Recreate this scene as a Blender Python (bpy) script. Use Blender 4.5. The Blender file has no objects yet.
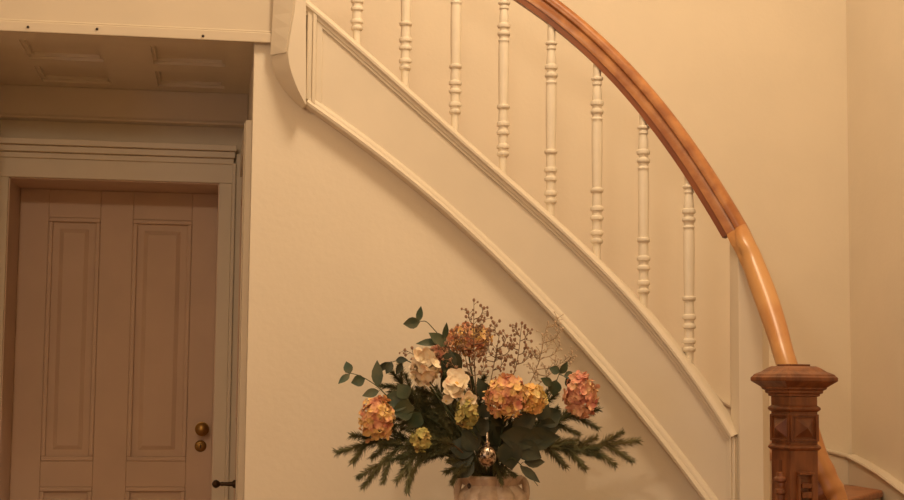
import bpy, math, random
import numpy as np
from mathutils import Vector, Matrix

random.seed(7)
scene = bpy.context.scene
COL = scene.collection
PI = math.pi
F = 1500.0

# ------------------------------------------------------------------ camera
CAM = Vector((0, 0, 1.3))
Mrot = (Matrix.Rotation(math.radians(-8.9), 3, 'Z') @ Matrix.Rotation(math.radians(90 + 5.14), 3, 'X')
        @ Matrix.Rotation(math.radians(0.6), 3, 'Z'))
cd = bpy.data.cameras.new('camera')
cd.sensor_width = 36.0
cd.lens = F / 904 * 36.0
cd.clip_start = 0.05
cam = bpy.data.objects.new('camera', cd)
COL.objects.link(cam)
cam.matrix_world = Matrix.Translation(CAM) @ Mrot.to_4x4()
scene.camera = cam


def ray(u, v):
    return Mrot @ Vector(((u - 452) / F, -(v - 250) / F, -1))


def atY(u, v, Y):
    d = ray(u, v)
    return CAM + d * (Y / d.y)


def atX(u, v, X):
    d = ray(u, v)
    return CAM + d * (X / d.x)


def atZ(u, v, Z):
    d = ray(u, v)
    return CAM + d * ((Z - CAM.z) / d.z)


# plan curve of the outer string face
def fY(X):
    return 4.95 - (0.34 * (max(0, X - 0.75) / 0.9) ** 2.1)


def onC(u, v, off=0.0):
    d = ray(u, v)
    Y = 4.95
    for _ in range(60):
        p = CAM + d * (Y / d.y)
        Y = 0.5 * Y + 0.5 * (fY(p.x) + off)
    return CAM + d * (Y / d.y)


# ------------------------------------------------------------------ materials
def mat(name, col, rough=0.5, metal=0.0, var=0.0, scale=8.0, bump=0.0, bscale=40.0, col2=None, stretch=None,
        spec=0.5, trans=0.0, sheen=0.0):
    m = bpy.data.materials.new(name)
    m.use_nodes = True
    nt = m.node_tree
    b = nt.nodes['Principled BSDF']
    b.inputs['Roughness'].default_value = rough
    b.inputs['Metallic'].default_value = metal
    b.inputs['Specular IOR Level'].default_value = spec
    b.inputs['Transmission Weight'].default_value = trans
    b.inputs['Base Color'].default_value = (*col, 1)
    tc = nt.nodes.new('ShaderNodeTexCoord')
    mp = nt.nodes.new('ShaderNodeMapping')
    nt.links.new(tc.outputs['Object'], mp.inputs['Vector'])
    if stretch:
        mp.inputs['Scale'].default_value = stretch
    if var > 0 or col2:
        n = nt.nodes.new('ShaderNodeTexNoise')
        n.inputs['Scale'].default_value = scale
        n.inputs['Detail'].default_value = 4
        nt.links.new(mp.outputs['Vector'], n.inputs['Vector'])
        r = nt.nodes.new('ShaderNodeValToRGB')
        c2 = col2 if col2 else tuple(c * (1 - var) for c in col)
        r.color_ramp.elements[0].position = 0.38
        r.color_ramp.elements[1].position = 0.62
        r.color_ramp.elements[0].color = (*c2, 1)
        r.color_ramp.elements[1].color = (*col, 1)
        nt.links.new(n.outputs['Fac'], r.inputs['Fac'])
        nt.links.new(r.outputs['Color'], b.inputs['Base Color'])
    if bump > 0:
        n2 = nt.nodes.new('ShaderNodeTexNoise')
        n2.inputs['Scale'].default_value = bscale
        n2.inputs['Detail'].default_value = 3
        nt.links.new(mp.outputs['Vector'], n2.inputs['Vector'])
        bp = nt.nodes.new('ShaderNodeBump')
        bp.inputs['Strength'].default_value = bump
        bp.inputs['Distance'].default_value = 0.004
        nt.links.new(n2.outputs['Fac'], bp.inputs['Height'])
        nt.links.new(bp.outputs['Normal'], b.inputs['Normal'])
    return m


WALL = mat('wall_paint', (0.80, 0.70, 0.55), 0.75, var=0.035, scale=3, bump=0.15, bscale=60, spec=0.2)
WALLF = mat('wall_paint_front', (0.79, 0.69, 0.545), 0.75, var=0.04, scale=2.5, bump=0.2, bscale=45, spec=0.2)
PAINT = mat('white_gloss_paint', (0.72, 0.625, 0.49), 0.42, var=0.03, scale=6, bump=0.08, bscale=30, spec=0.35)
FASC = mat('fascia_paint_dimmed', (0.62, 0.52, 0.39), 0.5, var=0.04, scale=4, spec=0.3)  # trim paint darkened, the weaker light on the fascia put into its colour
BALP = mat('baluster_paint', (0.80, 0.71, 0.565), 0.4, var=0.03, scale=10, spec=0.4)
DOORP = mat('door_paint', (0.68, 0.50, 0.38), 0.5, var=0.05, scale=5, bump=0.1, bscale=30, spec=0.3)
CEILP = mat('ceiling_paint', (0.78, 0.70, 0.56), 0.7, var=0.03)
OAK = mat('handrail_oak', (0.50, 0.215, 0.068), 0.3, col2=(0.34, 0.12, 0.034), scale=5, stretch=(3, 3, 3), spec=0.5)
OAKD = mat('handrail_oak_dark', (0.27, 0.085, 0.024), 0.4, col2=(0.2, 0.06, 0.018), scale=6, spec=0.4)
OAKL = mat('handrail_oak_light', (0.56, 0.29, 0.105), 0.33, col2=(0.42, 0.17, 0.05), scale=5, spec=0.6)
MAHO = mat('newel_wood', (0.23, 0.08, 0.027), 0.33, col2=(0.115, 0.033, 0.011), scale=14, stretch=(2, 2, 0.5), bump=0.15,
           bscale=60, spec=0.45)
MAHOD = mat('newel_wood_dark', (0.12, 0.035, 0.012), 0.5, var=0.2, scale=20)
TREADW = mat('tread_wood', (0.40, 0.15, 0.05), 0.35, col2=(0.28, 0.09, 0.028), scale=8, stretch=(1, 6, 6))
FLOORW = mat('floor_wood', (0.35, 0.2, 0.1), 0.4, col2=(0.27, 0.14, 0.07), scale=5, stretch=(1, 12, 1))
BRASS = mat('aged_brass', (0.30, 0.17, 0.05), 0.35, metal=0.9)
BRASSD = mat('dark_bronze', (0.05, 0.028, 0.014), 0.4, metal=0.6)
HOLE = mat('dark_nail', (0.05, 0.03, 0.02), 0.7)
SILVER = mat('mottled_silver', (0.75, 0.62, 0.5), 0.18, metal=1.0, col2=(0.06, 0.04, 0.03), scale=90, bump=0.6, bscale=120)
VASEM = mat('vase_glaze', (0.62, 0.48, 0.36), 0.3, col2=(0.50, 0.36, 0.26), scale=40, bump=0.35, bscale=50)
NEEDLE = mat('pine_needles', (0.20, 0.185, 0.08), 0.6, col2=(0.09, 0.10, 0.045), scale=16)
NEEDLEL = mat('pine_needles_pale', (0.25, 0.21, 0.09), 0.6, col2=(0.13, 0.125, 0.055), scale=16)
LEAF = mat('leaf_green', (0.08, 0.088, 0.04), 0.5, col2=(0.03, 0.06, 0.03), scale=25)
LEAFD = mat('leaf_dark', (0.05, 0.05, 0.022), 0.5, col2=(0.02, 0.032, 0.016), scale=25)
STEM = mat('stem_brown', (0.12, 0.075, 0.035), 0.7)
STEMG = mat('stem_green', (0.06, 0.075, 0.03), 0.7)
TWIG = mat('twig_brown', (0.24, 0.145, 0.08), 0.6, var=0.3, scale=30)
TWIGL = mat('twig_pale', (0.42, 0.29, 0.17), 0.6, var=0.3, scale=30)
BUD = mat('bud_brown', (0.30, 0.17, 0.10), 0.5)
BUDP = mat('bud_pale', (0.62, 0.47, 0.33), 0.5)
TABLEW = mat('table_wood', (0.16, 0.07, 0.03), 0.35, var=0.3, scale=10, stretch=(1, 6, 6))
SHADE = mat('lamp_glass', (0.9, 0.85, 0.7), 0.4)


def flowermat(name, cols, scale=26):
    m = bpy.data.materials.new(name)
    m.use_nodes = True
    nt = m.node_tree
    b = nt.nodes['Principled BSDF']
    b.inputs['Roughness'].default_value = 0.65
    b.inputs['Specular IOR Level'].default_value = 0.2
    tc = nt.nodes.new('ShaderNodeTexCoord')
    n = nt.nodes.new('ShaderNodeTexNoise')
    n.inputs['Scale'].default_value = scale
    n.inputs['Detail'].default_value = 2
    nt.links.new(tc.outputs['Object'], n.inputs['Vector'])
    r = nt.nodes.new('ShaderNodeValToRGB')
    el = r.color_ramp.elements
    while len(el) < len(cols):
        el.new(0.5)
    for i, c in enumerate(cols):
        el[i].position = 0.3 + 0.4 * i / (len(cols) - 1)
        el[i].color = (*c, 1)
    nt.links.new(n.outputs['Fac'], r.inputs['Fac'])
    nt.links.new(r.outputs['Color'], b.inputs['Base Color'])
    return m


PETO = flowermat('petals_orange_pink', [(0.55, 0.19, 0.13), (0.78, 0.40, 0.22), (0.82, 0.56, 0.20), (0.78, 0.50, 0.28)])
PETP = flowermat('petals_pink', [(0.48, 0.15, 0.12), (0.68, 0.30, 0.20), (0.80, 0.46, 0.28), (0.80, 0.56, 0.28)])
PETY = flowermat('petals_yellow', [(0.72, 0.36, 0.15), (0.86, 0.55, 0.18), (0.80, 0.60, 0.28), (0.66, 0.55, 0.18)])
PETC = flowermat('petals_cream', [(0.78, 0.48, 0.30), (0.86, 0.68, 0.47), (0.90, 0.78, 0.58), (0.88, 0.72, 0.45)])
PETG = flowermat('petals_green', [(0.26, 0.24, 0.08), (0.42, 0.37, 0.12), (0.58, 0.46, 0.17), (0.46, 0.29, 0.12)])


# ------------------------------------------------------------------ mesh builder
class MB:
    def __init__(s):
        s.v = []
        s.f = []

    def add(s, vs, fs):
        o = len(s.v)
        s.v += [tuple(v) for v in vs]
        s.f += [tuple(i + o for i in f) for f in fs]
        return s

    def box(s, x0, x1, y0, y1, z0, z1):
        vs = [(x, y, z) for z in (z0, z1) for y in (y0, y1) for x in (x0, x1)]
        return s.add(vs, [(0, 2, 3, 1), (4, 5, 7, 6), (0, 1, 5, 4), (2, 6, 7, 3), (0, 4, 6, 2), (1, 3, 7, 5)])

    def loft(s, secs, closed=True, caps=True):
        n = len(secs[0])
        vs = [p for sec in secs for p in sec]
        fs = []
        for i in range(len(secs) - 1):
            for j in range(n if closed else n - 1):
                k = (j + 1) % n
                fs.append((i * n + j, i * n + k, (i + 1) * n + k, (i + 1) * n + j))
        if caps and closed:
            fs.append(tuple(reversed(range(n))))
            fs.append(tuple(range((len(secs) - 1) * n, len(secs) * n)))
        return s.add(vs, fs)

    def sweep(s, path, normals, prof):
        """prof: (out, across); out along normals[i], across = T x N"""
        secs = []
        for i, p in enumerate(path):
            a = path[max(0, i - 1)]
            b = path[min(len(path) - 1, i + 1)]
            T = (b - a).normalized()
            N = normals[i] - T * normals[i].dot(T)
            N.normalize()
            B = T.cross(N)
            secs.append([p + N * o + B * c for o, c in prof])
        return s.loft(secs)

    def lathe(s, prof, c=(0, 0, 0), n=24, lobes=0, amp=0.0, caps=True):
        secs = []
        for r, z in prof:
            secs.append([(c[0] + r * (1 + amp * abs(math.cos(lobes * t / 2)) - amp if lobes else 1) * math.cos(t),
                          c[1] + r * (1 + amp * abs(math.cos(lobes * t / 2)) - amp if lobes else 1) * math.sin(t),
                          c[2] + z) for t in [2 * PI * k / n for k in range(n)]])
        return s.loft(secs, caps=caps)

    def tube(s, path, r0, r1=None, n=6):
        r1 = r0 if r1 is None else r1
        secs = []
        ref = Vector((0.13, 1, 0.21)).normalized()
        for i, p in enumerate(path):
            a = path[max(0, i - 1)]
            b = path[min(len(path) - 1, i + 1)]
            T = (b - a)
            if T.length < 1e-7:
                T = Vector((0, 0, 1))
            T.normalize()
            A = T.cross(ref)
            if A.length < 1e-4:
                A = T.cross(Vector((1, 0, 0)))
            A.normalize()
            B = T.cross(A)
            r = r0 + (r1 - r0) * i / (len(path) - 1)
            secs.append([p + A * (r * math.cos(2 * PI * k / n)) + B * (r * math.sin(2 * PI * k / n)) for k in range(n)])
        return s.loft(secs)

    def prism(s, poly, z0, z1):
        """poly in plan, extruded in z; z1 may be a list"""
        n = len(poly)
        zt = z1 if isinstance(z1, (list, tuple)) else [z1] * n
        zb = z0 if isinstance(z0, (list, tuple)) else [z0] * n
        vs = [(x, y, zb[i]) for i, (x, y) in enumerate(poly)] + [(x, y, zt[i]) for i, (x, y) in enumerate(poly)]
        fs = [tuple(reversed(range(n))), tuple(range(n, 2 * n))]
        fs += [(i, (i + 1) % n, n + (i + 1) % n, n + i) for i in range(n)]
        return s.add(vs, fs)

    def sphere(s, c, r, n=6, m=4, sz=1.0):
        vs = [(c[0], c[1], c[2] - r * sz)]
        for i in range(1, m):
            a = -PI / 2 + PI * i / m
            for k in range(n):
                t = 2 * PI * k / n
                vs.append((c[0] + r * math.cos(a) * math.cos(t), c[1] + r * math.cos(a) * math.sin(t),
                           c[2] + r * sz * math.sin(a)))
        vs.append((c[0], c[1], c[2] + r * sz))
        fs = []
        for k in range(n):
            fs.append((0, 1 + (k + 1) % n, 1 + k))
            for i in range(m - 2):
                a = 1 + i * n
                fs.append((a + k, a + (k + 1) % n, a + n + (k + 1) % n, a + n + k))
            a = 1 + (m - 2) * n
            fs.append((a + k, a + (k + 1) % n, len(vs) - 1))
        return s.add(vs, fs)

    def build(s, name, material, parent=None, smooth=False, bevel=0.0, origin=None, fix=True):
        me = bpy.data.meshes.new(name)
        o = Vector(origin) if origin is not None else Vector((0, 0, 0))
        me.from_pydata([tuple(Vector(v) - o) for v in s.v], [], s.f)
        me.materials.append(material)
        if fix:
            import bmesh
            bm = bmesh.new()
            bm.from_mesh(me)
            bmesh.ops.recalc_face_normals(bm, faces=bm.faces)
            bm.to_mesh(me)
            bm.free()
        if smooth:
            for p in me.polygons:
                p.use_smooth = True
            try:
                me.set_sharp_from_angle(angle=math.radians(38))
            except Exception:
                pass
        ob = bpy.data.objects.new(name, me)
        COL.objects.link(ob)
        ob.location = o
        if bevel > 0:
            b = ob.modifiers.new('bevel', 'BEVEL')
            b.width = bevel
            b.segments = 2
            b.limit_method = 'ANGLE'
        if parent:
            ob.parent = parent
            if parent.get('_base') is not None:
                ob.location = o - Vector(parent['_base'])
        return ob


def rect(path_pts, w):
    return path_pts


def thing(name, label, cat, base, group=None):
    o = bpy.data.objects.new(name, None)
    COL.objects.link(o)
    o.location = base
    o.empty_display_size = 0.1
    o['label'] = label
    o['category'] = cat
    if group:
        o['group'] = group
    o['_base'] = tuple(base)
    return o


def tag(o, label, cat, group=None):
    o['label'] = label
    o['category'] = cat
    if group:
        o['group'] = group
    return o


def struct(o, label=None):
    o['kind'] = 'structure'
    if label:
        o['label'] = label
    return o


def smooth_path(pts, n):
    """Catmull-Rom through pts"""
    P = [Vector(p) for p in pts]
    P = [P[0] * 2 - P[1]] + P + [P[-1] * 2 - P[-2]]
    out = []
    segs = len(P) - 3
    for i in range(n + 1):
        t = i / n * segs
        k = min(int(t), segs - 1)
        t -= k
        a, b, c, d = P[k:k + 4]
        out.append(0.5 * ((2 * b) + (c - a) * t + (2 * a - 5 * b + 4 * c - d) * t * t + (3 * b - a - 3 * c + d) * t ** 3))
    return out


# =================================================================== SETTING
XC = atY(850, 300, 6.0).x            # back corner x  (~2.64)
XR = atY(251, 200, 5.0).x            # edge of the under-stair wall (~0.1)
XS0 = onC(306, 60).x                 # left end of the outer string
XS1 = onC(737, 440).x                # right end of the outer string
XL = atY(-4, 250, 6.0).x             # left wall of the recess
ZS = atY(130, 34, 4.97).z            # underside of the landing
ZTOP = 4.9
print('XC', XC, 'XR', XR, 'XS', XS0, XS1, 'XL', XL, 'ZS', ZS)

# string heights fitted from the drawing of its edges
topE = [(310, 3), (396, 78), (463, 137), (480, 153), (552, 217), (616, 275), (672, 342), (711, 395), (737, 434)]
botE = [(306, 105), (356, 142), (440, 207), (525, 290), (575, 341), (627, 401), (675, 457), (704, 500)]
tp = [onC(*p) for p in topE]
bp_ = [onC(*p) for p in botE]
ct = np.polyfit([p.x for p in tp], [p.z for p in tp], 4)
cb = np.polyfit([p.x for p in bp_], [p.z for p in bp_], 3)


def zt(x):
    return float(np.polyval(ct, x))


def zb(x):
    xm = bp_[-1].x
    if x > xm:
        d = float(np.polyval(np.polyder(cb), xm))
        return float(np.polyval(cb, xm)) + d * (x - xm)
    return float(np.polyval(cb, x))


def nrm(x):
    d = (fY(x + 1e-3) - fY(x - 1e-3)) / 2e-3
    return Vector((d, -1, 0)).normalized()


NS = 40
XS = [XS0 + (XS1 - XS0) * i / NS for i in range(NS + 1)]

# floor, ceiling and the enclosing walls
struct(MB().box(-3.2, XC + .2, -2.2, 6.5, -0.1, 0).build('floor', FLOORW))
struct(MB().box(-3.2, XC + .2, -2.2, 6.2, ZTOP, ZTOP + .1).build('ceiling', CEILP))
struct(MB().box(XC, XC + .2, -2.2, 6.2, 0, ZTOP).build('wall_right', WALL))
struct(MB().box(-3.2, XC, -2.2, -2.0, 0, ZTOP).build('wall_rear', WALL))

# back wall: stairwell part, landing part, and the doorway part of the recess
DX0 = atY(5, 300, 6.0).x
DX1 = atY(216.5, 300, 6.0).x
DZ = atY(110, 180.5, 6.0).z
w = MB()
w.box(XR + .12, XC, 6.0, 6.2, 0, ZTOP)
w.box(-3.0, XR + .12, 6.0, 6.2, ZS + .1, ZTOP)
w.box(DX1, XR + .12, 6.0, 6.2, 0, ZS + .1)
w.box(-3.0, DX0, 6.0, 6.2, 0, ZS + .1)
w.box(DX0, DX1, 6.0, 6.2, DZ, ZS + .1)
struct(w.build('wall_back', WALL))
# deep jamb lining
j = MB()
j.box(DX0 - .03, DX0 + .004, 5.99, 6.36, 0, DZ + .03)
j.box(DX1 - .004, DX1 + .03, 5.99, 6.36, 0, DZ + .03)
j.box(DX0, DX1, 5.99, 6.36, DZ - .004, DZ + .03)
j.box(DX0 - .1, DX1 + .1, 6.36, 6.4, 0, DZ + .1)
struct(j.build('trim_1', DOORP))

# left wall of hall and recess (with a window opening behind the camera side)
wl = MB()
wl.box(XL - .12, XL, 5.1, 6.0, 0, ZS + .1)
wl.box(-3.2, XL, 5.0, 5.12, 0, ZTOP)
struct(wl.build('wall_left', WALL))
w4 = MB()
w4.box(-3.2, -3.0, -2.0, 0.2, 0, ZTOP)
w4.box(-3.2, -3.0, 2.2, 5.0, 0, ZTOP)
w4.box(-3.2, -3.0, 0.2, 2.2, 0, 0.9)
w4.box(-3.2, -3.0, 0.2, 2.2, 2.4, ZTOP)
struct(w4.build('wall_side', WALL))

# under-stair wall following the curve of the stair
xs = [XR + (XS0 - XR) * i / 6 for i in range(6)] + XS
secs = []
for x in xs:
    N = nrm(x)
    ztop = ZS if x < XS0 - .0 else zb(x) + .06
    p = Vector((x, fY(x), 0)) - N * .03
    q = Vector((x, fY(x), 0)) - N * .12
    secs.append([(p.x, p.y, 0), (p.x, p.y, ztop), (q.x, q.y, ztop), (q.x, q.y, 0)])
wu = MB().loft(secs)
wu.box(XR, XR + .1, 5.06, 6.0, 0, ZS)           # return of the wall into the recess
struct(wu.build('wall_front', WALLF, smooth=True))
# corner board on the edge of that wall
struct(MB().box(XR - .002, XR + .04, 4.984, 5.05, 0, ZS).build('trim_2', PAINT, bevel=.004))

# fascia of the landing with its bottom bead and nails
XF1 = atY(272, 20, 4.96).x
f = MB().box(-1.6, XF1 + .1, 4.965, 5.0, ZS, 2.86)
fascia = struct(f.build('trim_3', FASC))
fb = MB()
fb.box(-1.6, XF1, 4.953, 4.967, ZS - .012, ZS + .022)
fb.box(-1.6, XF1, 4.960, 4.967, ZS + .022, ZS + .030)
o = fb.build('bead', FASC, fascia, bevel=.003)
for u, v in ((28, 28), (97, 30), (203, 37)):
    p = atY(u, v - 1, 4.952)
    MB().lathe([(0.0001, -.001), (.0045, -.001), (.0045, .001), (.0001, .001)], (0, 0, 0), 8)
    n = MB().sphere(tuple(p), .0048, 8, 6)
    n.build('nail', HOLE, fascia)

# landing slab and panelled soffit
sl = MB().box(-1.6, XS0, 5.0, 6.0, ZS + .06, 2.80)
struct(sl.build('landing', TREADW, bevel=.003))
sf = MB()


def zpt(u, v):
    p = atZ(u, v, ZS)
    return p.x, p.y


pans = [((20, 51), (102, 64)), ((152, 51), (232, 70)), ((36, 73), (112, 88)), ((156, 77), (230, 96))]
# rows derived from the picture, built on one regular grid
ry = [(5.13, 5.43), (5.56, 5.84)]
cx = [(-.68, -.42), (-.245, .01)]
Xa, Xb = XL, XR
t0, t1 = ZS, ZS + .03
ys = [5.0, ry[0][0], ry[0][1], ry[1][0], ry[1][1], 6.0]
sf.box(Xa, Xb, 5.0, 6.0, ZS + .022, ZS + .05)
for a, b in ((0, 1), (2, 3), (4, 5)):
    sf.box(Xa, Xb, ys[a], ys[b], ZS, ZS + .022)
for a, b in ry:
    sf.box(Xa, cx[0][0], a, b, ZS, ZS + .022)
    sf.box(cx[0][1], cx[1][0], a, b, ZS, ZS + .022)
    sf.box(cx[1][1], Xb, a, b, ZS, ZS + .022)
for a, b in ry:
    for c, d in cx:   # bead inside each panel
        k = .012
        sf.box(c, d, a, a + k, ZS + .010, ZS + .022)
        sf.box(c, d, b - k, b, ZS + .010, ZS + .022)
        sf.box(c, c + k, a + k, b - k, ZS + .010, ZS + .022)
        sf.box(d - k, d, a + k, b - k, ZS + .010, ZS + .022)
struct(sf.build('ceiling_recess', CEILP))

# boards over the door: frieze, dark band, cornice ledge, architrave
XA1 = atY(236, 120, 5.95).x
za = atY(115, 121, 5.93).z
zb1 = atY(115, 142, 5.93).z
tr = MB()
tr.box(XL, XR - .0, 5.93, 6.0, za, ZS)
tr.box(XL, XR - .0, 5.924, 5.93, za, za + .012)
struct(tr.build('trim_4', PAINT, bevel=.003))
ta = MB()
ta.box(DX0 - .14, DX1 + .065, 5.925, 6.0, zb1 - .02, zb1 + .004)
ta.box(DX0 - .14, DX1 + .060, 5.945, 6.0, zb1 - .045, zb1 - .02)
ta.box(DX0 - .14, DX1 + .055, 5.975, 6.0, DZ + .0, zb1 - .045)
ta.box(DX0 - .14, DX1 + .055, 5.965, 5.975, DZ + .075, zb1 - .045)
ta.box(DX0 - .14, DX0, 5.975, 6.0, 0, DZ)
ta.box(DX1, DX1 + .05, 5.975, 6.0, 0, DZ)
ta.box(DX1 + .05, DX1 + .064, 5.955, 6.0, 0, DZ + .08)
ta.box(DX1 + .064, DX1 + .09, 5.965, 6.0, 0, DZ + .12)
struct(ta.build('trim_5', PAINT, bevel=.003))

# door at the back of the recess
YD = 6.30
DD0, DD1 = DX0 + .004, DX1 - .004
DDZ = DZ - .004
door = MB()
door.box(DD0, DD1, YD + .012, YD + .04, 0.01, DDZ)
PX = [(atY(46, 300, YD).x, atY(98, 300, YD).x), (atY(131, 300, YD).x, atY(190, 300, YD).x)]
zp = [(atY(120, 461, YD).z, atY(120, 219, YD).z), (0.28, atY(120, 487, YD).z)]
# stiles and rails
door.box(DD0, PX[0][0], YD, YD + .012, 0.01, DDZ)
door.box(PX[0][1], PX[1][0], YD, YD + .012, 0.01, DDZ)
door.box(PX[1][1], DD1, YD, YD + .012, 0.01, DDZ)
for a, b in PX:
    door.box(a, b, YD, YD + .012, zp[0][1], DDZ)
    door.box(a, b, YD, YD + .012, zp[1][1], zp[0][0])
    door.box(a, b, YD, YD + .012, 0.01, zp[1][0])
dr = struct(door.build('door_1', DOORP, bevel=.003))
for a, b in PX:
    for c, d in zp:
        m = MB()
        k = .018
        for (x0, x1, z0, z1) in ((a, b, c, c + k), (a, b, d - k, d), (a, a + k, c + k, d - k), (b - k, b, c + k, d - k)):
            m.box(x0, x1, YD - .006, YD + .012, z0, z1)
        m.build('panel_molding', DOORP, dr, bevel=.004)
        r = MB()
        g = .045
        A = [(a + g, YD + .012, c + g), (b - g, YD + .012, c + g), (b - g, YD + .012, d - g), (a + g, YD + .012, d - g)]
        g2 = .062
        B = [(a + g2, YD + .003, c + g2), (b - g2, YD + .003, c + g2), (b - g2, YD + .003, d - g2), (a + g2, YD + .003, d - g2)]
        r.loft([A, B])
        r.build('panel', DOORP, dr)
pk = atY(202, 429, YD)
pk2 = atY(200.5, 446, YD)


def lathe_y(prof, c, n=20):
    """lathe about the -Y axis"""
    m = MB()
    secs = [[(c[0] + r * math.cos(2 * PI * k / n), c[1] - z, c[2] + r * math.sin(2 * PI * k / n)) for k in range(n)]
            for r, z in prof]
    return m.loft(secs)


kn = lathe_y([(.029, 0), (.029, .004), (.012, .006), (.010, .03), (.02, .036), (.027, .046), (.027, .056), (.016, .064),
              (.002, .066)], pk).build('door_knob', BRASS, dr, smooth=True)
ky = lathe_y([(.024, 0), (.024, .003), (.02, .007), (.013, .008), (.011, .012), (.002, .013)], pk2).build(
    'lock_rosette', BRASS, dr, smooth=True)
MB().box(pk2.x - .0025, pk2.x + .0025, YD - .0145, YD - .012, pk2.z - .008, pk2.z + .008).build('keyhole', HOLE, ky)

# side door on the right wall of the recess, seen almost edge-on
SX = XR
sd = MB()
sd.box(SX - .018, SX, 5.20, 5.92, 0.01, atY(236, 150, 5.2).z)
d2 = struct(sd.build('door_2', DOORP, bevel=.003))
for z0, z1 in ((.25, .9), (1.15, 2.0)):
    m = MB()
    for (a, b, c, d) in ((5.30, 5.82, z0, z0 + .02), (5.30, 5.82, z1 - .02, z1), (5.30, 5.32, z0 + .02, z1 - .02),
                         (5.80, 5.82, z0 + .02, z1 - .02)):
        m.box(SX - .022, SX - .018, a, b, c, d)
    m.build('panel_molding', DOORP, d2, bevel=.002)
tc = MB()
zc = atY(240, 122, 5.1).z
cx0 = atY(238, 400, 5.10).x
print('casing', SX - cx0)
tc.box(cx0 + .004, SX + .0, 5.052, 5.18, 0, zc)
tc.box(cx0, cx0 + .004, 5.10, 5.13, 0, zc)
tc.box(cx0, SX, 5.18, 5.198, 0, zc)
tc.box(cx0, SX, 5.18, 5.925, atY(236, 150, 5.2).z + .005, zc)
struct(tc.build('trim_6', PAINT, bevel=.003))

# lever handle
YH = 5.27
hz = atY(225, 484, YH).z
hx = atY(235.5, 484, YH).x + .004
print('hx', SX - hx)
h = MB()
plate = MB()
plate.box(hx - .004, SX - .017, YH - .016, YH + .016, hz - .045, hz + .035)
hp = plate.build('handle_plate', BRASSD, d2, bevel=.002)
secs = []
n = 14
for r, x in ((.015, 0), (.014, .006), (.008, .012), (.0065, .04), (.008, .046), (.006, .052), (.011, .058), (.015, .066),
             (.012, .074), (.004, .080)):
    secs.append([(hx - .004 - x, YH + r * math.cos(2 * PI * k / n), hz + r * math.sin(2 * PI * k / n)) for k in range(n)])
h.loft(secs)
h.build('handle', BRASSD, d2, smooth=True)

# =================================================================== STAIRCASE
stair = thing('staircase', 'white painted quarter-turn staircase with panelled curved string and brown treads',
              'staircase', (1.0, 5.4, 0))
# outer string slab
secs = []
for x in XS:
    N = nrm(x)
    p = Vector((x, fY(x), 0))
    q = p - N * .04
    secs.append([(p.x, p.y, zb(x)), (p.x, p.y, zt(x) - .01), (q.x, q.y, zt(x) - .01), (q.x, q.y, zb(x))])
ostr = MB().loft(secs).build('outer_string', PAINT, stair, smooth=True)


def facepath(zf, x0, x1, n=40, off=0.0):
    pts, ns = [], []
    for i in range(n + 1):
        x = x0 + (x1 - x0) * i / n
        N = nrm(x)
        p = Vector((x, fY(x), 0)) + N * off
        pts.append(Vector((p.x, p.y, zf(x))))
        ns.append(N)
    return pts, ns


# top cap molding: wide rounded cap with a bead below (profile: out, across; +across points up)
def orient(prof, pts, ns):
    T = (pts[1] - pts[0]).normalized()
    B = T.cross(ns[0])
    s = 1 if B.z > 0 else -1
    return [(o_, c * s) for o_, c in prof]


pts, ns = facepath(lambda x: zt(x) - .0, XS0, XS1)
prof = [(-.045, -.012), (-.045, 0), (.012, 0), (.020, -.004), (.022, -.010), (.018, -.016), (.012, -.018), (.012, -.024),
        (.008, -.030), (0.001, -.032), (0, -.012)]
prof = [(-.05, -.010), (-.05, .002), (.006, .002), (.016, -.003), (.022, -.012), (.021, -.019), (.013, -.024),
        (.012, -.031), (.008, -.034), (.007, -.040), (-.002, -.043), (-.002, -.010)]
MB().sweep(pts, ns, orient(prof, pts, ns)).build('top_molding', PAINT, ostr, smooth=True)
pts, ns = facepath(lambda x: zb(x), XS0, XS1)
prof = [(-.045, -.004), (.012, -.004), (.020, .000), (.023, .008), (.019, .015), (.013, .018), (.013, .024), (.008, .031),
        (.004, .034), (-.002, .036), (-.002, .006), (-.045, .006)]
MB().sweep(pts, ns, orient(prof, pts, ns)).build('lower_molding', PAINT, ostr, smooth=True)


def vmold(x0, x1, za_, zb_, name, parent, extra=0.0):
    m = MB()
    n = 8
    for i0, i1, o_ in ((0, .35, .012), (.35, .6, .018), (.6, 1, .007)):
        a, b = x0 + (x1 - x0) * i0, x0 + (x1 - x0) * i1
        sec = []
        N = nrm((a + b) / 2)
        pa = Vector((a, fY(a), 0))
        pb = Vector((b, fY(b), 0))
        qa, qb = pa + N * o_, pb + N * o_
        pa, pb = pa - N * .003, pb - N * .003
        m.prism([(pa.x, pa.y), (qa.x, qa.y), (qb.x, qb.y), (pb.x, pb.y)], [za_(a), za_(a), za_(b), za_(b)],
                [zb_(a), zb_(a), zb_(b), zb_(b)])
    return m.build(name, PAINT, parent, bevel=.002)


xm1 = onC(322, 60).x
vmold(XS0 + .002, xm1, lambda x: zb(x) + .02, lambda x: zt(x) - .02, 'end_molding', ostr)
xm2 = onC(727, 460).x
vmold(XS1 - .002, xm2, lambda x: .1, lambda x: zt(x) - .02, 'end_molding', ostr)

# curved bracket where the string meets the landing
br = MB()
secs = []
brs = []
levels = [(0, 274.5, 296), (14, 274, 294.5), (28, 273, 292), (42, 272, 289.5), (54, 271.5, 288)]
low = [(55, 271.5, 288), (64, 272.5, 289), (74, 276, 291.5), (84, 282, 295), (93, 289, 299), (101, 297, 303), (106, 303, 305.5)]


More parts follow.
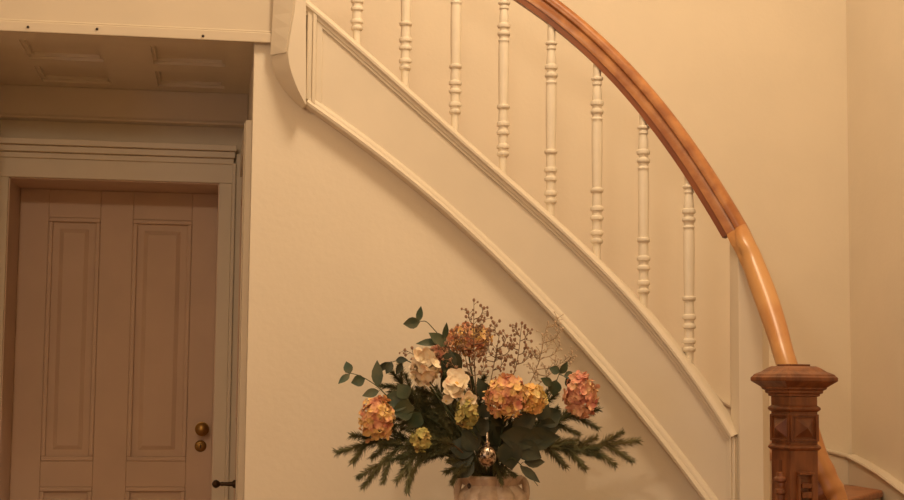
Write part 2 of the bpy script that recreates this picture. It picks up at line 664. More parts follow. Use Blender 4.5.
def brsec(v, ua, ub):
    A = atY(ua, v, 4.952)
    B = atY(ub, v, 4.895)
    z = (A.z + B.z) / 2
    C = atY(306.0, v, 4.895)
    cx_ = max(C.x, B.x + .001)
    return [(A.x, 4.985, z), (A.x, 4.952, z), (B.x, B.y, z), (cx_, C.y, z), (cx_, 4.985, z)]


secs = [brsec(*l) for l in levels]
top = [(x, y, 2.86) for x, y, z in secs[0]]
b1 = MB().loft([top] + secs + [brsec(*l) for l in low[1:]]).build('bracket', PAINT, ostr, smooth=True)
# small bead on the corner of the bracket side
A1 = [Vector(s[2]) for s in [top] + secs]
A0 = [Vector(s[1]) for s in [top] + secs]
bead = [a * .85 + b * .15 for a, b in zip(A1, A0)]
band = MB().loft([[Vector(q[1]) + Vector((-.004, -.004, 0)), Vector(q[2]) + Vector((-.007, -.0, 0)), Vector(q[2]) + Vector((-.003, .01, 0)), Vector(q[1]) + Vector((.004, .01, 0))] for q in [top] + secs])
band.build('bracket_side_board', PAINT, b1)
MB().tube(bead, .004, .004, 8).build('bracket_bead', PAINT, b1, smooth=True)
pn = onC(305, 110, -.0)
MB().sphere((pn.x, 4.988, pn.z), .006, 8, 6).build('nail', HOLE, ostr)

# treads and risers (winders round the corner, then straight up to the landing)
RISE = .177
Z0 = .905


def inner(x):
    N = nrm(x)
    p = Vector((x, fY(x), 0)) - N * .05
    return (p.x, p.y)


# find inner x so that the string stands about .1 above each tread
def xin(zv):
    a, b = XS0, XS1
    for _ in range(40):
        m = (a + b) / 2
        if zt(m) - .165 > zv:
            a = m
        else:
            b = m
    return a


lines = []   # (z, inner, outer)
base = [(-4, (1.83, 3.55), (XC - .03, 3.45)), (-3, (1.82, 3.85), (XC - .03, 4.0)), (-2, (1.82, 4.1), (XC - .03, 4.5)),
        (-1, (1.80, 4.3), (XC - .03, 5.02)), (0, (1.74, 4.50), (XC - .03, 5.66)), (1, (1.70, 4.64), (2.42, 5.97))]
for k, a, b in base:
    lines.append((Z0 + RISE * k, a, b))
for k in range(2, 11):
    z = Z0 + RISE * k
    x = xin(z)
    a = inner(x)
    xo = 2.42 - .05 - (k - 1) * .225 if k < 10 else x
    xo = max(2.0 - (k - 2) * .24, x)
    lines.append((z, a, (xo, 5.97)))
for i in range(len(lines) - 1):
    z, a, b = lines[i]
    z2, a2, b2 = lines[i + 1]
    poly = [a, b]
    if i == 4:
        poly.append((XC - .03, 5.97))
    poly += [b2, a2]
    # nosing overhang towards the user
    d = Vector((b[0] - a[0], b[1] - a[1], 0)).normalized()
    nn = Vector((d.y, -d.x, 0))
    mid = Vector(((a2[0] + b2[0]) / 2, (a2[1] + b2[1]) / 2, 0)) - Vector(((a[0] + b[0]) / 2, (a[1] + b[1]) / 2, 0))
    if nn.dot(mid) > 0:
        nn = -nn
    pa = (a[0] + nn.x * .015, a[1] + nn.y * .015)
    pb = (b[0] + nn.x * .03, b[1] + nn.y * .03)
    if pb[0] > XC - .03:
        pb = (XC - .03, pb[1])
    poly[0], poly[1] = pa, pb
    # dedupe tiny edges
    pp = []
    for q in poly:
        if not pp or (Vector((*q, 0)) - Vector((*pp[-1], 0))).length > .004:
            pp.append(q)
    t = MB().prism(pp, z - .032, z).build('tread', TREADW, stair, bevel=.010)
    t.modifiers['bevel'].segments = 3
    q = nn * -.02
    MB().prism([a, b, (b[0] + q.x, b[1] + q.y), (a[0] + q.x, a[1] + q.y)], z - RISE, z - .032).build('riser', PAINT, stair)

# wall string: runs down along the back wall, turns in the corner, runs down along the right wall
topw = []
wb = [(1.30, 1.30), ]
back_pts = [atY(u, v, 5.97) for u, v in ((722, 402), (760, 424), (825, 451), (849, 457))]
right_pts = [atX(u, v, XC - .03) for u, v in ((850.5, 457.5), (862, 464), (880, 475), (904, 493))]
sb = (back_pts[0].z - back_pts[1].z) / (back_pts[1].x - back_pts[0].x)
ext = Vector((XS0, 5.97, back_pts[0].z + .78 * (back_pts[0].x - XS0)))
bpts = [ext] + back_pts
bpts[-1] = Vector((XC - .03, 5.97, bpts[-1].z))
slope = (right_pts[-1].z - right_pts[-2].z) / (right_pts[-2].y - right_pts[-1].y)
right_pts[0] = Vector((XC - .03, 5.97, bpts[-1].z))
right_pts.append(Vector((XC - .03, 3.45, max(.12, right_pts[-1].z + slope * (right_pts[-1].y - 3.45)))))
ws = MB()
secs = []
for p in bpts:
    secs.append([(p.x, 5.97, max(0, p.z - .34)), (p.x, 5.97, p.z), (p.x, 6.0, p.z), (p.x, 6.0, max(0, p.z - .34))])
ws.loft(secs)
secs = []
for p in right_pts:
    lo = max(0, p.z - .34)
    secs.append([(XC - .03, p.y, lo), (XC - .03, p.y, p.z), (XC, p.y, p.z), (XC, p.y, lo)])
ws.loft(secs)
wstr = ws.build('wall_string', PAINT, stair)
cp = MB()
prof = [(-.03, -.011), (.0, -.011), (.008, -.009), (.012, -.002), (.009, .005), (0, .009), (-.03, .008)]
cp.sweep(bpts[:-1] + [bpts[-1]], [Vector((0, -1, 0))] * len(bpts), prof)
cp.sweep(right_pts, [Vector((-1, 0, 0))] * len(right_pts), prof)
cp.build('cap_molding', PAINT, wstr, smooth=True)

# inner string running down from the post towards the foot of the stair
is_ = MB()
ip = [(1.735, 4.55, .93), (1.79, 4.35, .86), (1.80, 4.1, .70), (1.80, 3.85, .50), (1.80, 3.5, .25)]
is_.loft([[(x - .03, y, 0), (x - .03, y, z), (x, y, z), (x, y, 0)] for x, y, z in ip])
is_.build('inner_string', PAINT, stair)

# post at the end of the curved string
PA = atY(730.5, 300, 4.66)
PB = atY(738.5, 300, 4.60)
PC = atY(762, 300, 4.575)
PD = atY(768.5, 300, 4.60)


def rail_z(u):
    return float(np.interp(u, [728, 738, 761, 770], [246, 252, 318, 345]))


poly = [(PA.x, PA.y), (PB.x, PB.y), (PC.x, PC.y), (PD.x, PD.y), (PD.x + .01, 4.68), (PA.x + .012, 4.70)]
zt_ = [atY(730, 237, 4.66).z, atY(738, 238, 4.6).z, atY(762, 302, 4.575).z, atY(768, 318, 4.6).z,
       atY(768, 318, 4.6).z, atY(730, 237, 4.66).z]
MB().prism(poly, 0, zt_).build('post', PAINT, stair, bevel=.0015)

# =================================================================== BALUSTRADE
railing = thing('stair_railing', 'curved orange oak handrail on white turned balusters above the white string',
                'railing', (1.0, 5.0, 1.2))
RP = [(527, -7), (557, 16), (604, 58), (651, 110.5), (685, 159.5), (711, 200), (729, 230)]
rp = [onC(u, v, .035) for u, v in RP]
cr = np.polyfit([p.x for p in rp], [p.z for p in rp], 3)
xr_end = rp[-1].x
dsl = float(np.polyval(np.polyder(cr), rp[0].x))


def railz(x):
    if x < rp[0].x:
        return float(np.polyval(cr, rp[0].x)) + dsl * (x - rp[0].x)
    return float(np.polyval(cr, x))


pts, ns = [], []
NR = 60
for i in range(NR + 1):
    x = XS0 + (xr_end - XS0) * i / NR
    N = nrm(x)
    p = Vector((x, fY(x), 0)) - N * .035
    pts.append(Vector((p.x, p.y, railz(x))))
    ns.append(N)
# rounded upper part, fillet, bead (profile: out towards the viewer, across up)
R = [(.030, .008), (.032, .018), (.029, .029), (.020, .037), (.006, .041), (-.006, .041), (-.020, .037), (-.029, .029),
     (-.032, .018), (-.030, .008), (-.022, .003), (-.025, -.012), (-.022, -.030), (.022, -.030), (.025, -.012), (.021, .003)]
R = [(a * .95, b * .95) for a, b in R]
rail = MB().sweep(pts, ns, orient(R, pts, ns)).build('handrail', OAK, railing, smooth=True)
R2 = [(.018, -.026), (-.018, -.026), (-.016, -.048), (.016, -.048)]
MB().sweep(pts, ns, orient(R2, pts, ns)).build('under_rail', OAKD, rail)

# lower, paler piece of rail that carries on past the dark newel
LP = [(745, 248, 4.58), (754, 267, 4.54), (766, 298, 4.46), (777, 331, 4.37), (786, 362, 4.29),
      (801, 405, 4.22), (815.5, 450, 4.17), (829, 480, 4.14), (839, 502, 4.12), (846, 535, 4.08)]
lp = [pts[-1]] + [atY(u, v, y) for u, v, y in LP]
# foot of the pale rail sweeps on down beyond the picture to the bottom step
lp += [Vector((1.83, 3.9, .78)), Vector((1.83, 3.65, .62))]
lpath = smooth_path(lp, 96)
T0 = (pts[-1] - pts[-2]).normalized()
secs = []
for i, p in enumerate(lpath):
    T = (lpath[min(i + 1, 96)] - lpath[max(0, i - 1)]).normalized()
    T = T0.lerp(T, min(1, i / 8)).normalized()
    S = T.cross(Vector((0, 0, 1))).normalized()
    U = S.cross(T)
    u = i / 96
    k = min(1, i / 22)
    k = k * k * (3 - 2 * k)
    wd, hd = .0285, .031
    q = 1 - .12 * min(1, max(0, (u - .5) / .15)) + .10 * math.exp(-((u - .64) / .018) ** 2) + .12 * math.exp(-((u - .70) / .02) ** 2)
    q += .22 * math.exp(-((u - .24) / .13) ** 2)
    sec = []
    for o_, c in R:
        a = math.atan2((c - .010) / .031, o_ / .031)
        eo = wd * q * math.copysign(abs(math.cos(a)) ** .85, math.cos(a))
        ec = .006 * (1 - k) + hd * q * math.copysign(abs(math.sin(a)) ** .85, math.sin(a))
        sec.append(p + S * (o_ * (1 - k) + eo * k) + U * (c * (1 - k) + ec * k))
    secs.append(sec)
lr = MB().loft(secs).build('lower_handrail', OAKL, railing, smooth=True)
ub = []
for i in range(46, 97):
    p = lpath[i]
    T = (lpath[min(i + 1, 96)] - lpath[i - 1]).normalized()
    S = T.cross(Vector((0, 0, 1))).normalized()
    U = S.cross(T)
    ub.append([p + S * a + U * b for a, b in ((.014, -.020), (-.014, -.020), (-.014, -.070), (.014, -.070))])
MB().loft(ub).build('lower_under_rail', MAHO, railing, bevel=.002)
lr['label'] = 'paler smooth lower length of handrail'


# balusters
def baluster_mesh(L):
    pr = [(-.03, .0125), (0, .013), (.015, .0135), (.06, .014), (.09, .0125), (.093, .019), (.10, .021), (.107, .019), (.11, .014), (.125, .0165),
          (.132, .0165), (.135, .013), (.17, .016), (.20, .017), (.212, .016), (.216, .0215), (.226, .023), (.236, .0215),
          (.24, .016), (.256, .016), (.26, .021), (.27, .0225), (.28, .021), (.284, .017), (.30, .0165), (.304, .0195),
          (.312, .0195), (.316, .0175), (.33, .0185), (.42, .0188), (.52, .0182), (.62, .0172), (.66, .0165), (.664, .0215), (.674, .0225),
          (.682, .0205), (.686, .016), (.74, .017), (.752, .0165), (.756, .0215), (.766, .023), (.776, .0215), (.78, .0165),
          (.80, .0165), (.804, .021), (.813, .0225), (.822, .021), (.826, .016), (.875, .0155), (.879, .021),
          (.889, .0225), (.898, .021), (.902, .016), (.918, .016), (.922, .0205), (.932, .021), (.94, .019), (.944, .014),
          (1.0, .0125), (1.12, .012)]
    m = MB()
    n = 24
    secs = []
    for t, r in reversed(pr):
        flat = .316 < t < .66
        sec = []
        for k in range(n):
            a = 2 * PI * k / n
            rr = r
            if .32 < t < .63:
                # eight-sided shaft
                b = (a + PI / 8) % (PI / 4) - PI / 8
                rr = r * (math.cos(PI / 8) / math.cos(b)) * 1.04
            sec.append((rr * math.cos(a + .2), rr * math.sin(a + .2), -t * L))
        secs.append(sec)
    return m.loft(secs)


BX = [(357, -155, 45), (405.5, -115, 90), (455.5, -62, 130), (503.5, -18, 174), (551, 26, 217), (597, 67, 256), (643.5, 116, 308), (689, 174, 366)]
proto_b = None
BDZ = [2, -1, -1, 0, 6.5, 3, 3, 3]
for i, (u, v0, v1) in enumerate(BX):
    a = onC(u, (max(v0, 0) + v1) / 2, .035)
    a = onC(u, (max(v0, 0) + v1) / 2, .037 / abs(nrm(a.x).y))
    # place at column u on the rail
    x = a.x
    ztp = railz(x - .035 * abs(nrm(x).x)) - .032
    zbt = zt(x) + .0
    L = (ztp - zbt) / 1.0
    if proto_b is None:
        L0 = L
        proto_b = baluster_mesh(1.0).build('baluster', BALP, railing, smooth=True)
        ob = proto_b
    else:
        ob = proto_b.copy()
        COL.objects.link(ob)
        ob.parent = railing
    vb = onC(u, v1, .035)
    ob.location = Vector((x, a.y, ztp - BDZ[i] / 310)) - railing.location
    ob.scale = (1, 1, L * .955)
    print('bal', i, round(x, 3), 'L', round(L, 3))

# =================================================================== NEWEL POST
NX = atY(794, 400, 3.85).x
NY = 3.85


def zn(v):
    return atY(794, v, NY).z


newel = thing('newel_post', 'dark reddish-brown carved wooden newel post with a square pyramidal stepped cap', 'newel post',
              (NX, NY, 0))
newel.rotation_euler = (0, 0, math.radians(12.8))


def sqbox(m, s0, z0, z1, s1=None):
    s1 = s0 if s1 is None else s1
    m.loft([[(-s0, -s0, z0), (s0, -s0, z0), (s0, s0, z0), (-s0, s0, z0)],
            [(-s1, -s1, z1), (s1, -s1, z1), (s1, s1, z1), (-s1, s1, z1)]])


def nb(m, name, mt, parent=newel, bevel=.0015):
    ob = MB.build(m, name, mt, None, bevel=bevel)
    ob.parent = parent
    return ob


K = 44.6 / 1.375 / 371.0     # full side of the shaft
hs = K / 2
m = MB()
sqbox(m, hs, .22, zn(396))
sqbox(m, hs * 1.35, 0, .20)
sqbox(m, hs * 1.35, .20, .22, hs)
shaft = nb(m, 'shaft', MAHO)
capk = hs * 84.6 / 44.6
m = MB()
prof = [(hs * 1.0, zn(396.5)), (hs * 1.12, zn(396)), (hs * 1.12, zn(394)), (hs * 1.26, zn(393)), (hs * 1.26, zn(390.5)), (hs * 1.42, zn(389)),
        (hs * 1.42, zn(387.5)), (hs * 1.60, zn(385)), (hs * 1.78, zn(382.5)), (capk, zn(381)), (capk, zn(377.5)), (hs * 1.80, zn(376)),
        (hs * 1.76, zn(374.5)), (hs * 1.42, zn(371.5)), (hs * 1.18, zn(368.2)), (hs * .98, zn(366.2))]
m.loft([[(-s, -s, z), (s, -s, z), (s, s, z), (-s, s, z)] for s, z in prof])
cap = nb(m, 'cap', MAHO)
m = MB()
sqbox(m, hs * .72, zn(366.4), zn(364.2))
nb(m, 'cap_plate', MAHO, cap)
for v in (408.5, 447):
    m = MB()
    r = hs * 1.17
    z = zn(v)
    prof = [(hs, z - .009), (r - .004, z - .006), (r, z - .001), (r - .002, z + .004), (hs, z + .009)]
    m.loft([[(-s, -s, zz), (s, -s, zz), (s, s, zz), (-s, s, zz)] for s, zz in prof])
    nb(m, 'ring_molding', MAHO)
# diamond-point blocks in recessed frames between the rings
zA, zB = zn(441), zn(414)
for a in range(4):
    ca, sa = math.cos(a * PI / 2), math.sin(a * PI / 2)

    def T(x, y, z):
        return (x * ca - y * sa, x * sa + y * ca, z)
    q = hs * .80
    zc_ = (zA + zB) / 2
    hz_ = (zB - zA) / 2
    fr = MB()
    for (x0, x1, z0, z1) in ((-hs, -q, zA, zB), (q, hs, zA, zB), (-q, q, zB - .006, zB), (-q, q, zA, zA + .006)):
        vs = [T(x, y, z) for z in (z0, z1) for y in (-hs - .005, -hs + .002) for x in (x0, x1)]
        fr.add(vs, [(0, 2, 3, 1), (4, 5, 7, 6), (0, 1, 5, 4), (2, 6, 7, 3), (0, 4, 6, 2), (1, 3, 7, 5)])
    nb(fr, 'block_frame', MAHO)
    q2 = hs * .68
    hz2 = hz_ - .011
    dm = MB()
    dm.add([T(-q2, -hs, zc_ - hz2), T(q2, -hs, zc_ - hz2), T(q2, -hs, zc_ + hz2), T(-q2, -hs, zc_ + hz2), T(0, -hs - .018, zc_)],
           [(0, 1, 4), (1, 2, 4), (2, 3, 4), (3, 0, 4), (0, 3, 2, 1)])
    nb(dm, 'diamond_point', MAHO, bevel=0)
    # carved tablet lower on the face
    tb = MB()
    z1_ = zn(474)
    t2 = hs * .55
    for (x0, x1, z0, z1, y) in ((-t2, -t2 + .007, z1_ - .35, z1_ + .0, .010), (t2 - .007, t2, z1_ - .35, z1_, .010),
                                (-t2, t2, z1_, z1_ + .008, .013), (-t2 + .010, t2 - .010, z1_ - .034, z1_ - .022, .013),
                                (-t2 + .010, t2 - .010, z1_ - .06, z1_ - .044, .013),
                                (-t2 + .010, t2 - .010, z1_ - .09, z1_ - .07, .013)):
        vs = [T(x, yy, z) for z in (z0, z1) for yy in (-hs - y, -hs + .002) for x in (x0, x1)]
        tb.add(vs, [(0, 2, 3, 1), (4, 5, 7, 6), (0, 1, 5, 4), (2, 6, 7, 3), (0, 4, 6, 2), (1, 3, 7, 5)])
    if a % 2 == 0:
        nb(tb, 'carved_tablet', MAHO)
    else:
        hc = MB()
        prof = [(.006, zn(478)), (.013, zn(477)), (.015, zn(475)), (.013, zn(473)), (.008, zn(472)), (.009, zn(470))]
        prof = [(.008, .35), (.010, zn(499)), (.010, zn(494)), (.014, zn(493)), (.014, zn(489)), (.009, zn(488)), (.010, zn(485)), (.009, zn(482)),
                (.016, zn(481)), (.016, zn(478)), (.010, zn(476)), (.009, zn(472))]
        px_, py_ = 0, -hs - .001
        secs = []
        for r, z in prof:
            secs.append([T(px_ + r * math.cos(2 * PI * k / 12) * 1.5, py_ + r * math.sin(2 * PI * k / 12), z) for k in range(12)])
        hc.loft(secs)
        nb(hc, 'half_column', MAHO)
        sl_ = MB()
        z0, z1 = zn(470.5), zn(459.5)
        vs = [T(x, yy, z) for z in (z0, z1) for yy in (-hs - .0012, -hs + .002) for x in (-.006, .006)]
        sl_.add(vs, [(0, 2, 3, 1), (4, 5, 7, 6), (0, 1, 5, 4), (2, 6, 7, 3), (0, 4, 6, 2), (1, 3, 7, 5)])
        so = nb(sl_, 'dark_slot', MAHOD, bevel=0)

# =================================================================== TABLE, VASE, ARRANGEMENT
YV = 4.60
VC = atY(492, 480, YV)
VX = VC.x
zrim = atY(492, 475, YV).z
TZ = zrim - .30
tbl = thing('console_table', 'dark wooden console table carrying the vase of flowers, against the white wall', 'table', (VX, 4.62, 0))
MB().box(VX - .45, VX + .45, 4.42, 4.84, TZ - .03, TZ).build('table_top', TABLEW, tbl, bevel=.004)
MB().box(VX - .40, VX + .40, 4.45, 4.80, TZ - .12, TZ - .03).build('apron', TABLEW, tbl)
for sx in (-1, 1):
    for sy in (4.47, 4.78):
        MB().loft([[(VX + sx * .385 + a, sy + b, z) for a, b in ((-r, -r), (r, -r), (r, r), (-r, r))] for r, z in
                   ((.014, 0), (.021, TZ - .12))]).build('leg', TABLEW, tbl)

vase = thing('vase', 'pale beige glazed vase with lobed body and scroll handles holding the flower arrangement', 'vase', (VX, YV, TZ))
pv = [(.055, 0), (.062, .006), (.058, .018), (.04, .03), (.045, .045), (.075, .09), (.105, .16), (.115, .21), (.108, .245), (.09, .262),
      (.082, .270), (.088, .280), (.095, .288), (.097, .294), (.094, .300), (.086, .300), (.078, .288), (.076, .26), (.09, .20), (.06, .08),
      (.01, .05)]
body = MB().lathe(pv, (VX, YV, TZ), 80, lobes=10, amp=.12).build('vase_body', VASEM, vase, smooth=True)
for s in (-1, 1):
    hp_ = smooth_path([Vector((VX + s * x, YV, TZ + z)) for x, z in ((.080, .275), (.095, .287), (.104, .275), (.108, .25), (.104, .225), (.10, .20))], 20)
    MB().tube(hp_, .010, .013, 10).build('handle', VASEM, vase, smooth=True)
# little hanging beads on the rim
for u, v in ((460, 474), (469, 486)):
    p = atY(u, v, YV - .085)
    MB().sphere(tuple(p), .006, 10, 8, 1.4).build('bead', HOLE, body, smooth=True)

MOUTH = Vector((VX, YV, TZ + .29))


def curve_to(p, bow=.04, n=14, start=None):
    s = start if start is not None else MOUTH + Vector((random.uniform(-.035, .035), random.uniform(-.035, .035), -.06))
    d = p - s
    c1 = s + Vector((d.x * .15, d.y * .15, abs(d.z) * .35 + .07))
    c2 = s + d * .65 + Vector((0, 0, bow))
    out = []
    for i in range(n + 1):
        t = i / n
        out.append(s * (1 - t) ** 3 + c1 * 3 * t * (1 - t) ** 2 + c2 * 3 * t * t * (1 - t) + p * t ** 3)
    return out


def add_petal(m, c, d, n, L, W, cup=.25):
    """petal: base c, direction d, surface normal n"""
    s = d.cross(n).normalized()
    a = c
    b = c + d * (L * .55) + s * (W * .5) + n * (L * cup * .35)
    e = c + d * (L * .55) - s * (W * .5) + n * (L * cup * .35)
    mid = c + d * (L * .55) + n * (L * cup * .12)
    t1_ = c + d * L * .92 + s * W * .25 + n * L * cup * .8
    t2_ = c + d * L * .92 - s * W * .25 + n * L * cup * .8
    t = c + d * L * 1.0 + n * L * cup * .7
    m.add([a, b, mid, e, t1_, t, t2_], [(0, 1, 2), (0, 2, 3), (1, 4, 5, 2), (2, 5, 6, 3)])


def floret(m, c, n, size, petals=4):
    n = n.normalized()
    ref = Vector((random.uniform(-1, 1), random.uniform(-1, 1), random.uniform(-1, 1)))
    a = n.cross(ref).normalized()
    b = n.cross(a)
    ph = random.uniform(0, 6)
    for k in range(petals):
        t = ph + 2 * PI * k / petals
        d = a * math.cos(t) + b * math.sin(t)
        add_petal(m, c, (d + n * random.uniform(-.1, .45)).normalized(), n, size * random.uniform(.85, 1.1), size * 1.0,
                  random.uniform(.05, .35))


def hydrangea(u, v, Y, ru, rv, mt, label, nfl=70, size=.017, group='artificial hydrangea heads', leaves=2):
    c = atY(u, v, Y)
    sc = (Vector(c) - CAM).length / F
    rx, rz = ru * sc, rv * sc
    ry_ = (rx + rz) / 2
    t = thing('hydrangea_stem', label, 'flower', MOUTH, group)
    path = curve_to(c + Vector((0, .02, -rz * .5)), .02)
    MB().tube(path, .0030, .0026, 6).build('stem', STEMG, t, smooth=True)
    m = MB()
    ga = PI * (3 - 5 ** .5)
    nfl = int(nfl * 1.5)
    for i in range(nfl):
        z = 1 - 2 * (i + .5) / nfl
        r = math.sqrt(1 - z * z)
        d = Vector((r * math.cos(ga * i), r * math.sin(ga * i), z))
        jitter = random.uniform(.70, 1.04)
        p = c + Vector((d.x * (rx - size * .3), d.y * ry_, d.z * (rz - size * .3))) * jitter
        floret(m, p, (d + Vector([random.uniform(-.6, .6) for _ in range(3)])), size * random.uniform(.65, 1.1))
    m.build('flower_head', mt, t, origin=c, fix=False)
    # dark heart between the petals
    return t


def leaf_mesh(m, base, d, n, L, W, bend=.15):
    s = d.cross(n).normalized()
    n = s.cross(d).normalized()
    prof = [(0, .02), (.08, .35), (.22, .8), (.4, 1.0), (.6, .9), (.8, .5), (.93, .18), (1.0, .01)]
    vs = []
    for t, w_ in prof:
        p = base + d * (L * t) - n * (L * bend * t * t)
        e = W * .5 * w_
        vs += [p + s * e + n * (e * .3), p, p - s * e + n * (e * .3)]
    fs = []
    for i in range(len(prof) - 1):
        k = i * 3
        fs += [(k, k + 1, k + 4, k + 3), (k + 1, k + 2, k + 5, k + 4)]
    m.add(vs, fs)


def leaf_sprig(tip, leaves, Y, label, mt=LEAF, via=None, group='green leaf sprigs in the arrangement', sr=.0016):
    """leaves: (base u, base v, tip u, tip v, width px) in the plane Y"""
    t = thing('leaf_sprig', label, 'leaf sprig', MOUTH, group)
    pts_ = [MOUTH + Vector((random.uniform(-.03, .03), random.uniform(-.03, .03), -.06))]
    vv = via or []
    for q in vv:
        pts_.append(atY(*q))
    pts_.append(atY(tip[0], tip[1], Y))
    path = smooth_path(pts_, 30)
    MB().tube(path, sr * 1.4, sr * .7, 6).build('stem', STEMG, t, smooth=True)
    for (bu, bv, tu, tv, wpx) in leaves:
        yy = Y + random.uniform(-.015, .015)
        b = atY(bu, bv, Y)
        e = atY(tu, tv, yy)
        # leaf stalk from nearest stem point
        near = min(path, key=lambda q: (q - b).length)
        m = MB()
        d = (e - b)
        L = d.length
        d.normalize()
        nn = (Vector((0, -1, 0)) + Vector((random.uniform(-.35, .35), 0, random.uniform(-.1, .5)))).normalized()
        leaf_mesh(m, b, d, nn, L, wpx * 4.7 / F * 1.15, random.uniform(-.1, .15))
        if (near - b).length > .003:
            m.tube([near, (near + b) / 2 + Vector((0, 0, .002)), b], .0009, .0007, 5)
        m.build('leaf', mt, t, fix=False, smooth=True)
    return t


def needles(m, path, L, dens, rad0=.0, taper=True, spread=.62, w_=.00105):
    tot = 0
    for i in range(len(path) - 1):
        a, b = path[i], path[i + 1]
        T = (b - a)
        l = T.length
        T.normalize()
        nn = max(1, int(l * dens * 3.4))
        for k in range(nn):
            t = random.random()
            p = a.lerp(b, t)
            fr = (i + t) / (len(path) - 1)
            r = Vector([random.gauss(0, 1) for _ in range(3)])
            r -= T * r.dot(T)
            if r.length < 1e-3:
                continue
            r.normalize()
            d = (T * random.uniform(.45, 1.0) + r * spread).normalized()
            ll = L * 1.12 * random.uniform(.6, 1.15) * (1 - .35 * fr if taper else 1)
            s = d.cross(r).normalized() * w_
            e = p + d * ll + Vector((0, 0, -ll * .08))
            md = p + d * ll * .5
            q = d.cross(s).normalized() * w_
            m.add([p + s, p - s, md + s, md - s, e, md + q], [(0, 1, 3, 2), (2, 3, 4), (0, 2, 5), (1, 5, 3), (2, 4, 5), (3, 5, 4)])


def pine(tip, Y, label, via=None, sides=6, L=.034, dens=900, mt=NEEDLE, frac0=.35, group='pine branches in the arrangement', sl=.10,
         droop=0.0):
    t = thing('pine_branch', label, 'pine branch', MOUTH, group)
    pts_ = [MOUTH + Vector((random.uniform(-.03, .03), random.uniform(-.03, .03), -.06))]
    for q in (via or []):
        pts_.append(atY(*q))
    pts_.append(atY(tip[0], tip[1], Y))
    path = smooth_path(pts_, 30)
    st = MB().tube(path, .0032, .0012, 6)
    nd = MB()
    k0 = int(30 * frac0)
    needles(nd, path[k0:], L, dens)
    for s in range(sides):
        f = frac0 + (1 - frac0) * (s + .3) / sides * .85
        i = int(f * 30)
        p = path[i]
        T = (path[min(i + 1, 30)] - path[i - 1]).normalized()
        sd_ = T.cross(Vector((0, -1, 0))).normalized() * (1 if s % 2 else -1)
        d = (T * .9 + sd_ * .55 + Vector((0, random.uniform(-.35, .25), -droop))).normalized()
        l = sl * 1.15 * (1 - .4 * f) * random.uniform(.8, 1.15)
        q = [p + d * l * j_ / 5 + Vector((0, 0, -.012 * (j_ / 5) ** 2)) for j_ in range(6)]
        st.tube(q, .0018, .0008, 5)
        needles(nd, q, L * .85, dens)
    st.build('stem', STEM, t, smooth=True)
    nd.build('needles', mt, t, fix=False)
    return t


def twig(tips, Y, label, mt=TWIG, bud=BUD, start=(478, 440), group='budded twigs in the arrangement', nb_=5, via=None, bs=.0043):
    t = thing('budded_twig', label, 'twig', MOUTH, group)
    s = MOUTH + Vector((random.uniform(-.02, .02), random.uniform(0, .03), -.06))
    main = smooth_path([s] + [atY(*q) for q in (via or [])] + [atY(tips[0][0], tips[0][1], Y)], 30)
    st = MB().tube(main, .0026, .0010, 5)
    bd = MB()
    twigs = [main]
    for (u, v) in tips[1:]:
        e = atY(u, v, Y + random.uniform(-.04, .04))
        # branch off the main stem lower down
        cand = [i for i, q in enumerate(main) if q.z < e.z - .03 and i > 8]
        i = cand[-1] if cand else 12
        b = main[i]
        mid = b.lerp(e, .5) + Vector(((e.x - b.x) * .15, 0, -.008))
        q = smooth_path([b, mid, e], 12)
        st.tube(q, .0018, .0008, 5)
        twigs.append(q)
    for q in twigs:
        n0 = len(q) // 3 if q is not main else int(len(q) * .55)
        for i in range(n0, len(q), 1 if q is not main else 2):
            for _ in range(1):
                T = (q[min(i + 1, len(q) - 1)] - q[max(i - 1, 0)]).normalized()
                r = Vector([random.gauss(0, 1) for _ in range(3)])
                r.y *= .6
                r -= T * r.dot(T)
                r.normalize()
                d = (T * .7 + r * .9).normalized()
                l = random.uniform(.010, .026)
                e = q[i] + d * l
                st.tube([q[i], q[i] + d * l * .5 + T * .001, e], .0009, .0006, 4)
                bd.sphere(tuple(e), bs * random.uniform(.6, 1.15), 6, 4, 1.25)
        bd.sphere(tuple(q[-1]), bs * 1.1, 6, 4, 1.3)
    st.build('stem', mt, t)
    bd.build('bud', bud, t, smooth=True)['kind'] = 'stuff'
    return t


# hydrangeas and blossoms
hydrangea(377, 418, 4.48, 18, 24, PETO, 'orange-pink hydrangea at the far left of the arrangement, above the pine tips', 75)
hydrangea(507, 396, 4.44, 22, 22, PETO, 'largest orange and pink hydrangea, front centre of the arrangement', 90)
hydrangea(531, 399, 4.47, 15, 16, PETY, 'yellow-orange hydrangea touching the right side of the large central one', 50)
hydrangea(581, 395, 4.52, 18, 23, PETP, 'pink hydrangea at the far right edge of the arrangement', 75)
hydrangea(469, 340, 4.64, 23, 17, PETO, 'orange hydrangea at the top of the arrangement behind brown twigs', 80)
hydrangea(441, 358, 4.60, 13, 17, PETP, 'dusty pink hydrangea at upper left, behind the cream bloom', 50)
hydrangea(425, 368, 4.50, 14, 17, PETC, 'cream-white hydrangea at the upper left of the arrangement', 34, .023)
hydrangea(467, 413, 4.42, 12, 16, PETG, 'yellow-green hydrangea with a cream top at the centre of the bunch', 46, .014)
hydrangea(421, 440, 4.43, 10, 12, PETG, 'small green-yellow hydrangea low on the left, above the drooping pine', 36, .013)


